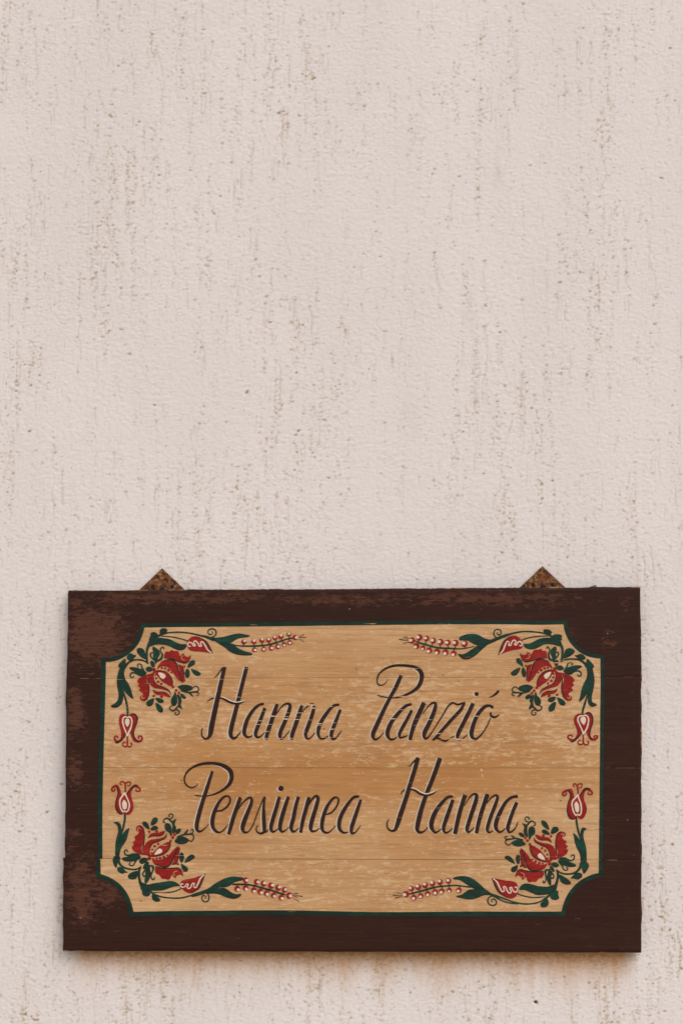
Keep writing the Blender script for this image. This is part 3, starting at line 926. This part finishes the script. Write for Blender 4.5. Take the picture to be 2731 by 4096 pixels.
LEAVES = [
 [(630,1050),(608,1110),(600,1170),(605,1230),(617,1290),(610,1345),(585,1378),(545,1402),(590,1411),(625,1395),(650,1360),(660,1300),(658,1255),(680,1278),(700,1300),(725,1320),(748,1332),(738,1290),(725,1240),(700,1190),(675,1150),(665,1100),(672,1050)],
 [(676,972),(640,1000),(615,1030),(620,1052),(650,1052),(680,1040),(680,1008)],
 [(988,755),(985,725),(1000,705),(1030,700),(1052,712),(1045,732),(1015,745)],
 [(888,803),(902,770),(905,745),(930,735),(960,745),(962,770),(935,790)],
 [(885,855),(910,810),(960,785),(1020,788),(1080,800),(1130,825),(1180,845),(1224,845),(1218,870),(1190,893),(1150,895),(1110,880),(1060,855),(1010,845),(950,845),(900,862)],
 [(862,977),(820,960),(790,930),(778,900),(790,880),(820,878),(845,895),(855,930)],
 [(688,967),(700,940),(730,925),(755,940),(775,943),(755,965),(735,985),(705,985)],
 [(925,862),(945,870),(975,895),(985,930),(970,960),(960,1000),(945,1018),(935,990),(925,960),(930,925),(920,890)],
 [(900,1000),(915,990),(935,1005),(940,1035),(925,1050),(905,1035)],
 [(858,1065),(880,1045),(910,1050),(925,1070),(900,1088),(870,1085)],
 [(716,1065),(720,1050),(760,1050),(800,1060),(840,1075),(865,1095),(850,1125),(810,1130),(785,1115),(760,1090)],
 [(1235,1053),(1245,1015),(1270,988),(1297,990),(1295,1020),(1265,1040)],
 [(1215,1090),(1225,1065),(1240,1065),(1252,1090),(1250,1125),(1235,1142),(1215,1135),(1210,1110)],
 [(1263,1065),(1290,1070),(1325,1085),(1352,1105),(1330,1125),(1300,1120),(1280,1100)],
 [(1145,1225),(1180,1210),(1220,1207),(1260,1215),(1283,1235),(1260,1255),(1220,1265),(1180,1255)],
 [(1168,1290),(1200,1295),(1220,1320),(1205,1332),(1180,1320)],
 [(1120,1266),(1135,1300),(1142,1350),(1130,1385),(1100,1395),(1085,1370),(1090,1330),(1110,1300)],
 [(1140,1293),(1170,1310),(1180,1350),(1172,1380),(1187,1422),(1165,1412),(1148,1400),(1152,1355)],
 [(932,1328),(925,1370),(905,1395),(875,1395),(865,1375),(880,1350)],
 [(943,1328),(980,1325),(1020,1345),(1010,1365),(975,1365)],
 [(948,1370),(985,1385),(1012,1415),(1010,1448),(985,1452),(960,1430)],
 [(1240,1278),(1265,1280),(1285,1312),(1262,1300)],
]
CURLS = [
 [(1450,782,12),(1480,766,13),(1490,740,14),(1480,715,13),(1450,706,13),(1422,718,13),(1418,742,12),(1435,758,12),(1455,750,10),(1456,735,8),(1445,731,6)],
 [(935,985,14),(910,960,14),(902,935,14),(918,920,14),(938,932,12),(932,950,10)],
 [(968,995,16),(1000,970,22),(1008,935,16),(990,905,12),(995,880,12),(1015,872,14),(1025,888,10)],
 [(845,1085,16),(828,1055,15),(820,1030,13),(800,1020,12),(785,1035,12),(797,1050,9)],
 [(810,1125,14),(770,1105,14),(740,1100,14),(722,1115,14),(725,1137,12),(745,1140,12),(755,1128,10)],
 [(1280,1235,8),(1310,1220,12),(1332,1240,12),(1325,1265,14),(1290,1272,14),(1240,1276,14),(1190,1264,13),(1172,1258,8)],
 [(1290,1275,12),(1320,1275,12),(1335,1292,12),(1320,1303,10),(1310,1293,7)],
 [(1165,1385,18),(1140,1410,16),(1110,1440,16),(1080,1430,12),(1075,1408,12),(1095,1400,10)],
 [(1125,1425,14),(1155,1440,12),(1158,1465,12),(1135,1478,12),(1120,1462,10),(1135,1452,8)],
]
PETALS = [   # red shape, dark edge strokes, ochre scroll
 ([(1025,970),(1030,925),(1045,908),(1070,910),(1090,895),(1115,905),(1145,905),(1160,925),(1168,950),(1185,932),(1203,925),(1207,945),(1238,958),(1264,942),(1260,972),(1245,1000),(1215,1012),(1180,1005),(1140,985),(1090,970),(1050,965)],
  [[(1030,970,4),(1090,974,9),(1150,996,10),(1210,1013,10),(1248,998,5)]], [(1212,988,4),(1186,978,6),(1180,958,6),(1196,946,5)]),
 ([(960,1072),(975,1030),(1010,995),(1060,980),(1105,990),(1135,1020),(1150,1070),(1160,1120),(1180,1160),(1198,1191),(1160,1170),(1130,1140),(1100,1095),(1070,1060),(1030,1042),(990,1050)],
  [[(1000,1000,5),(1060,982,9),(1110,992,11),(1140,1030,11),(1155,1090,11),(1175,1145,9),(1196,1190,5)]], None),
 ([(1150,1024),(1180,1040),(1195,1070),(1195,1120),(1214,1172),(1203,1180),(1180,1160),(1165,1110),(1160,1060)],
  [[(1155,1028,4),(1185,1043,8),(1198,1075,8),(1200,1125,8),(1213,1172,4)]], None),
 ([(940,1090),(985,1075),(1030,1090),(1070,1125),(1095,1170),(1102,1218),(1085,1222),(1050,1205),(1010,1180),(975,1140)],
  [[(960,1085,4),(1030,1088,8),(1075,1125,10),(1098,1175,10),(1103,1216,6)]], None),
 ([(938,1085),(910,1105),(885,1120),(880,1160),(900,1205),(935,1235),(985,1245),(1030,1255),(1065,1270),(1087,1297),(1075,1260),(1040,1235),(1000,1220),(965,1205),(940,1175),(930,1135),(942,1100)],
  [[(1086,1294,4),(1064,1254,9),(1010,1226,9),(960,1206,9),(934,1165,8),(930,1120,5)]], None),
 ([(923,1252),(960,1272),(1010,1270),(1050,1285),(1084,1319),(1050,1315),(1010,1300),(970,1300),(940,1285)],
  [[(925,1252,4),(962,1272,7),(1012,1271,8),(1052,1286,8),(1083,1317,4)]], None),
 ([(897,1110),(850,1125),(800,1150),(785,1180),(800,1197),(790,1217),(810,1235),(800,1257),(825,1275),(838,1298),(815,1304),(808,1330),(830,1352),(860,1350),(885,1315),(890,1270),(885,1220),(870,1180),(872,1140)],
  [[(872,1140,5),(885,1200,10),(890,1270,10),(875,1330,9),(840,1353,5)]], [(850,1322,4),(832,1330,6),(822,1316,6),(832,1304,5)]),
]
DOTS = [(935,1072,17),(1005,1058,10),(1035,1060,12),(1065,1075,13),(1090,1097,9),(948,1120,8),(953,1150,10),(972,1180,12),(1000,1200,11),(1205,1045,11),(1207,1105,10),
        (932,1307,12),(1003,1313,14),(1105,1228,12),(1133,1257,13),(1157,1280,12)]
WDROP = [(973,1100),(1000,1100),(1030,1115),(1037,1135),(1020,1155),(1000,1150),(985,1130)]
BUD = [(1230,822),(1260,785),(1300,773),(1350,785),(1390,815),(1425,860),(1445,905),(1463,926),(1440,925),(1400,918),(1340,910),(1290,908),(1250,895),(1232,860)]
BUDD = [(1310,776,4),(1385,808,12),(1420,850,13),(1445,900,13),(1460,924,5)]
BUDW = [(1262,862,8),(1243,862,9),(1236,842,9),(1250,825,10),(1275,838,10),(1290,860,10),(1303,852,10),(1288,828,9),(1302,814,10),(1325,832,10),(1340,860,10),(1358,858,10),(1350,832,9),(1368,822,10),(1394,858,12),(1415,895,12),(1450,922,9)]
TB = [  # tulip fills in the tulip crop
 [(720,370),(680,310),(600,275),(520,290),(465,360),(442,480),(455,600),(490,720),(510,850),(515,950),(490,1050),(430,1100),(340,1110),(330,1170),(400,1195),(500,1150),(590,1060),(650,950),(690,930),(720,880)],
 [(720,380),(780,310),(860,270),(950,280),(1015,350),(1040,450),(1020,560),(970,690),(930,830),(925,940),(960,1040),(1040,1100),(1110,1140),(1080,1185),(990,1170),(910,1130),(850,1030),(815,920),(780,880),(720,950)],
 [(720,380),(850,420),(860,560),(800,750),(710,960),(620,760),(560,560),(580,420)]]
TS = [[(715,980,55),(712,1080,50),(712,1200,58),(712,1270,50)],
      [(712,1270,50),(660,1305,50),(590,1280,48),(565,1220,42),(600,1165,38),(645,1170,32),(650,1205,24)],
      [(712,1270,50),(770,1315,50),(830,1290,48),(850,1220,42),(825,1185,32),(795,1205,26)],
      [(390,1150,90),(330,1100,64),(310,1030,58),(335,980,48),(385,975,44),(415,1010,44),(395,1045,30)],
      [(1060,1150,80),(1150,1110,74),(1175,1050,64),(1150,985,58),(1090,970,54),(1050,1010,48),(1080,1060,42)]]
TD = [[(780,300,20),(880,275,38),(970,310,44),(1020,400,44),(1020,500,38),(975,640,32),(925,780,32),(905,900,38),(930,1010,38),(1000,1100,38),(1080,1140,12)],
      [(650,880,15),(630,960,42),(560,1060,48),(470,1140,52),(380,1180,50),(325,1160,20)]]
TW = [[(715,400,28),(660,365,40),(590,400,42),(565,500,46),(590,640,42),(640,780,40),(700,920,46),(715,975,40)],
      [(715,402,28),(770,365,40),(830,410,42),(853,500,42),(845,620,42),(810,740,48),(760,850,50),(715,970,44)]]
TWD = [(715,425),(765,440),(782,520),(770,590),(735,660),(715,680),(685,655),(645,580),(635,510),(660,440)]

SPR = [  # sprig of berries: crop, stem, leaves, joining stem, whiskers, berries (x, y, r, highlight x, y)
 (sTL, [(430,265,14),(540,290,16),(640,295,20),(760,295,22),(860,288,20),(960,270,22),(1060,240,22),(1140,212,20),(1220,195,18)],
  [[(200,200),(330,185),(420,165),(490,145),(560,138),(640,150),(690,162),(650,180),(580,190),(530,200),(490,225),(440,255),(380,262),(300,245)],
   [(200,195),(300,240),(420,258),(500,290),(560,330),(640,365),(717,385),(695,408),(600,408),(510,395),(440,365),(370,310),(300,265)]],
  [(20,150,18),(60,162,20),(120,175,28),(180,195,38),(240,218,40)],
  [[(1300,190,5),(1365,148,9)],[(1300,190,5),(1395,187,9)],[(1305,205,4),(1370,242,6)]],
  [(615,243,32,625,230),(740,240,33,745,225),(840,225,33,845,208),(925,220,33,925,207),(1003,195,30,1003,182),(1077,178,33,1080,160),(1178,148,30,1180,138),(1255,190,33,1272,187),(748,343,31,757,345),(862,337,31,865,337),(958,320,33,967,320),(1038,302,33,1048,302),(1120,278,30,1122,287),(1190,252,31,1192,257)]),
 (sTR, [(310,230,14),(380,258,22),(470,285,24),(560,310,24),(660,322,24),(760,325,22),(860,330,18),(960,320,14),(1060,298,12)],
  [[(860,210),(870,180),(940,150),(1030,140),(1110,155),(1180,195),(1260,215),(1340,190),(1330,225),(1240,265),(1180,290),(1100,285),(1030,260),(980,230),(930,220),(880,222)],
   [(846,393),(900,402),(960,380),(1010,345),(1070,305),(1110,285),(1200,285),(1150,330),(1090,390),(1020,440),(960,460),(910,455),(875,430)]],
  [(1240,245,40),(1330,205,34),(1390,175,26),(1450,155,20),(1568,130,18),(1640,118,17)],
  [[(240,230,6),(110,210,12)],[(235,200,6),(185,175,11)],[(225,215,4),(155,185,6)],[(240,247,6),(165,260,9)]],
  [(365,187,40,345,183),(455,200,36,440,195),(538,228,38,525,222),(632,245,40,612,240),(720,252,38,705,250),(818,255,40,800,252),(932,268,40,920,258),(272,225,40,255,222),(330,293,38,313,307),(410,320,31,403,332),(492,350,38,476,362),(587,365,39,577,382),(693,375,39,683,390),(796,388,37,786,405)]),
 (sBL, [(470,178,24),(560,178,24),(660,182,24),(760,200,24),(860,228,24),(960,255,24),(1060,288,24),(1140,315,16)],
  [[(200,210),(260,165),(330,125),(400,95),(480,78),(560,85),(610,93),(600,120),(540,135),(480,155),(440,190),(380,210),(300,215),(240,240)],
   [(150,290),(220,240),(300,225),(370,222),(420,250),(470,285),(530,305),(580,298),(560,330),(500,355),(430,350),(360,325),(300,300),(240,290)]],
  [(-40,332,18),(0,322,20),(60,305,26),(120,280,34),(190,240,46),(250,215,50)],
  [[(1225,300,6),(1290,290,12)],[(1225,315,6),(1350,328,12)],[(1225,320,5),(1285,343,7)],[(1225,340,5),(1308,398,7)]],
  [(640,127,36,655,128),(775,147,36,793,148),(860,167,36,875,160),(957,193,40,977,188),(1045,220,38,1062,210),(1125,247,35,1138,242),(1183,318,40,1200,322),(532,235,37,545,246),(638,225,37,648,240),(740,252,36,748,267),(820,268,37,838,283),(901,290,38,911,303),(987,316,35,1000,327),(1085,343,36,1097,355)]),
 (sBR, [(240,300,18),(320,280,22),(420,255,24),(520,225,24),(620,205,22),(720,198,20),(820,192,18),(920,203,18),(1010,215,18)],
  [[(780,105),(830,80),(920,73),(1000,90),(1070,130),(1130,180),(1190,235),(1262,302),(1180,262),(1080,245),(1000,205),(930,160),(870,122),(810,115)],
   [(820,328),(890,310),(940,275),(990,245),(1060,240),(1160,258),(1240,298),(1262,310),(1180,310),(1110,335),(1040,360),(960,362),(880,345)]],
  [(1200,262,36),(1260,305,30),(1330,345,22),(1420,390,20),(1500,412,18),(1600,425,18)],
  [[(155,297,5),(80,280,7)],[(155,315,6),(35,315,11)],[(155,322,6),(60,352,11)]],
  [(265,230,35,250,222),(350,212,38,338,198),(437,188,38,428,175),(530,167,38,518,152),(623,150,37,613,136),(730,135,36,722,128),(198,302,40,180,308),(296,345,36,290,355),(382,325,35,378,335),(470,298,36,468,312),(563,278,38,560,288),(645,265,36,638,278),(740,252,32,735,266),(860,254,35,850,263)]),
]
CRN = [cTL, cTR, cBL, cBR]
TCR = [tTL, tTR, tBL, tBR]
LBL = ['top left', 'top right', 'bottom left', 'bottom right']
for c in range(4):
    if c == 0:
        tp, tt = (lambda p: p), (lambda p: p)
    else:
        tp = TPS([m[0] for m in LM], [m[c] for m in LM], 3000.0)
        tt = TPS([m[0] for m in TM], [m[c] for m in TM], 1000.0)
    cr, tc = CRN[c], TCR[c]
    mp = lambda pts: [cr(tp(p)) for p in pts]
    mt = lambda pts: [tc(tt(p)) for p in pts]
    scr, stem, lvs, join, whisk, berries = SPR[c]
    ms = lambda pts: [scr(p) for p in pts]
    v = Paint()
    for s in VINES:
        v.stroke('green', mp(s), 0.00050, 5)
    v.stroke('green', ms(join), 0.00050)
    v.stroke('green', ms(stem), 0.00050)
    st = np.array([q[:2] for q in crom([p for p in stem], 8)])
    for (x, y, r, hx, hy) in berries:
        d = np.hypot(st[:, 0] - x, st[:, 1] - y)
        k_ = max(0, min(len(st) - 1, int(d.argmin()) + (-6 if c in (0, 2) else 6) * 0))
        if d.min() < 95:
            v.stroke('green', ms([(st[k_][0] - (12 if c in (0, 2) else -12), st[k_][1], 16), ((x * .4 + st[k_][0] * .6), (y * .4 + st[k_][1] * .6), 14), (x, y, 12)]), 0.00050, 2)
    for wk in whisk:
        v.stroke('dark', ms(wk), 0.00056, 3)
    spray = v.build('flower_spray', sign, 'painted green vine with red flower in the %s corner' % LBL[c])
    ex = 2.6 / 2.24
    def leaf(pts):
        p = Paint()
        cx, cy = np.mean([q[0] for q in pts]), np.mean([q[1] for q in pts])
        p.fill('dark', [(x + 1.0, y + 1.5) for (x, y) in pts], 0.00060)
        p.fill('green', [(cx + (x - cx) * 0.97 - 0.5, cy + (y - cy) * 0.96 - 0.7) for (x, y) in pts], 0.00068)
        p.build('leaf', spray)
    for pts in LEAVES:
        leaf(mp(pts))
    for pts in lvs:
        leaf(ms(pts))
    for s in CURLS:
        p = Paint()
        p.stroke('green', mp(s), 0.00064, 5, True)
        p.build('tendril', spray)
    for n_, (shape, darks, scroll) in enumerate(PETALS):
        p = Paint()
        p.fill('red', mp(shape), 0.00072 + 0.00002 * n_)
        for d in darks:
            p.stroke('dark', mp(d), 0.00092, 4)
        if scroll:
            p.stroke('tan', mp(scroll), 0.00096, 3)
        if n_ == 3:
            p.fill('white', mp(WDROP), 0.00100)
        p.build('petal', spray)
    for (x, y, r) in DOTS:
        p = Paint()
        q = cr(tp((x, y)))
        p.dot('red', q[0], q[1], r / 2.24, 0.00088)
        p.build('dot', spray)
    p = Paint()
    p.fill('red', mp(BUD), 0.00072)
    p.stroke('dark', mp(BUDD), 0.00086, 4)
    p.stroke('white', mp(BUDW), 0.00100, 4)
    p.build('bud', spray)
    for (x, y, r, hx, hy) in berries:
        p = Paint()
        q, h = scr((x, y)), scr((hx, hy))
        p.dot('red', q[0], q[1], r / K3 * 1.02, 0.00080)
        p.dot('white', h[0], h[1], r / K3 * 0.54, 0.00096, 10, 0.92)
        p.build('berry', spray)
    p = Paint()
    for f in TB:
        p.fill('red', mt(f), 0.00072)
    for s in TS:
        p.stroke('red', mt(s), 0.00076, 4, True)
    for s in TD:
        p.stroke('dark', mt(s), 0.00088, 4)
    for s in TW:
        p.stroke('white', mt(s), 0.00100, 4)
    p.fill('white', mt(TWD), 0.00100)
    p.build('tulip', spray)

# ------------------------------------------------------------------ iron hanger plates behind the board
def hanger(apex, half, holes, mid):
    yb = THICK / 2 + 0.0005
    def loc(p):
        v_ = at(p[0], p[1], FRONT + THICK) - ORG
        return v_.x, v_.z
    bm = bmesh.new()
    loops = [[(apex[0], apex[1] + 2), (apex[0] - half, apex[1] + half * 0.97), (apex[0], apex[1] + 2 * half), (apex[0] + half, apex[1] + half * 0.97)]]
    for (x, y, r) in list(holes) + [mid]:
        loops.append([(x + r * math.cos(a), y + r * math.sin(a)) for a in np.linspace(0, 2 * math.pi, 16, endpoint=False)])
    ed = []
    for lp in loops:
        if len(lp) == 4:
            d = []
            for i in range(4):
                for t in np.linspace(0, 1, 7)[:-1]:
                    j = 0.5 if t else 0
                    d.append((lp[i][0] * (1 - t) + lp[(i + 1) % 4][0] * t + random.uniform(-j, j), lp[i][1] * (1 - t) + lp[(i + 1) % 4][1] * t + random.uniform(-j, j)))
            lp = d
        vs = [bm.verts.new((loc(q)[0], yb, loc(q)[1])) for q in lp]
        ed += [bm.edges.new((vs[i], vs[(i + 1) % len(vs)])) for i in range(len(vs))]
    bmesh.ops.triangle_fill(bm, use_beauty=True, edges=ed)
    geo = bmesh.ops.extrude_face_region(bm, geom=bm.faces[:])
    for e in geo['geom']:
        if isinstance(e, bmesh.types.BMVert):
            e.co.y += 0.0022
    bmesh.ops.recalc_face_normals(bm, faces=bm.faces[:])
    me = bpy.data.meshes.new('hanger_plate')
    bm.to_mesh(me)
    bm.free()
    o = link('hanger_plate', me, sign, [M['rust']])
    for n_, (x, y, r) in enumerate(list(holes) + [mid]):
        bm = bmesh.new()
        cx, cz = loc((x, y))
        rr_ = r * 0.00048 * (0.80 if n_ < 2 else 0.98)
        prof = [(1.0, 0.0020), (0.92, 0.0008), (0.6, 0.0002), (0.25, 0.0), (0.2, 0.0007)] if n_ < 2 else [(1.0, 0.0), (0.8, -0.0012), (0.45, -0.0018), (0.2, -0.002), (0.15, -0.001)]
        rings = []
        for (s, y_) in prof:
            rings.append([bm.verts.new((cx + rr_ * s * math.cos(a), yb + 0.0006 + y_, cz + rr_ * s * math.sin(a))) for a in np.linspace(0, 2 * math.pi, 16, endpoint=False)])
        for a in range(len(rings) - 1):
            for b in range(16):
                bm.faces.new((rings[a][b], rings[a][(b + 1) % 16], rings[a + 1][(b + 1) % 16], rings[a + 1][b]))
        bm.faces.new(rings[-1])
        bmesh.ops.recalc_face_normals(bm, faces=bm.faces[:])
        me = bpy.data.meshes.new('screw')
        bm.to_mesh(me)
        bm.free()
        link('screw', me, o, [M['screw']])
hanger((648.7, 2271), 100, [(610, 2347, 8.5), (689, 2345, 8.5)], (649, 2360, 12))
hanger((2168.7, 2262), 102, [(2130.5, 2339, 9), (2209, 2337, 9)], (2172, 2349, 12))

# nail head painted over in the bottom plank
x, z = sg((832, 3771))
bm = bmesh.new()
rings = []
for (s, h) in ((1.0, 0.0), (0.9, 0.0012), (0.55, 0.0018)):
    rings.append([bm.verts.new((x + 0.0045 * s * math.cos(a), YF + PL[3]['dy'] - h, z + 0.0045 * s * math.sin(a))) for a in np.linspace(0, 2 * math.pi, 14, endpoint=False)])
for a in range(2):
    for b in range(14):
        bm.faces.new((rings[a][b], rings[a][(b + 1) % 14], rings[a + 1][(b + 1) % 14], rings[a + 1][b]))
bm.faces.new(rings[-1])
bmesh.ops.recalc_face_normals(bm, faces=bm.faces[:])
me = bpy.data.meshes.new('nail_head')
bm.to_mesh(me)
bm.free()
link('nail_head', me, sign, [M['brown']])

# ------------------------------------------------------------------ scrap of moss on the board's top edge
p0 = at(2372, 2349.5, FRONT + 0.008)
bm = bmesh.new()
for (dx, dy, dz, r) in ((0, 0, 0.0012, 0.0026), (0.003, 0.001, 0.0022, 0.0024), (-0.0034, 0, 0.0008, 0.0020), (0.0048, -0.001, 0.0032, 0.0014), (-0.006, 0.001, 0.0004, 0.0013)):
    r_ = bmesh.ops.create_icosphere(bm, subdivisions=2, radius=r)
    for v_ in r_['verts']:
        v_.co *= 1 + random.uniform(-0.25, 0.25)
        v_.co.z *= 0.8
        v_.co += Vector((dx, dy, dz))
me = bpy.data.meshes.new('moss_scrap')
bm.to_mesh(me)
bm.free()
ms_ = link('moss_scrap', me, None, [M['moss']])
ms_.location = p0
ms_['label'] = 'tiny scrap of dry moss on the top right edge of the wooden sign'
ms_['category'] = 'moss'
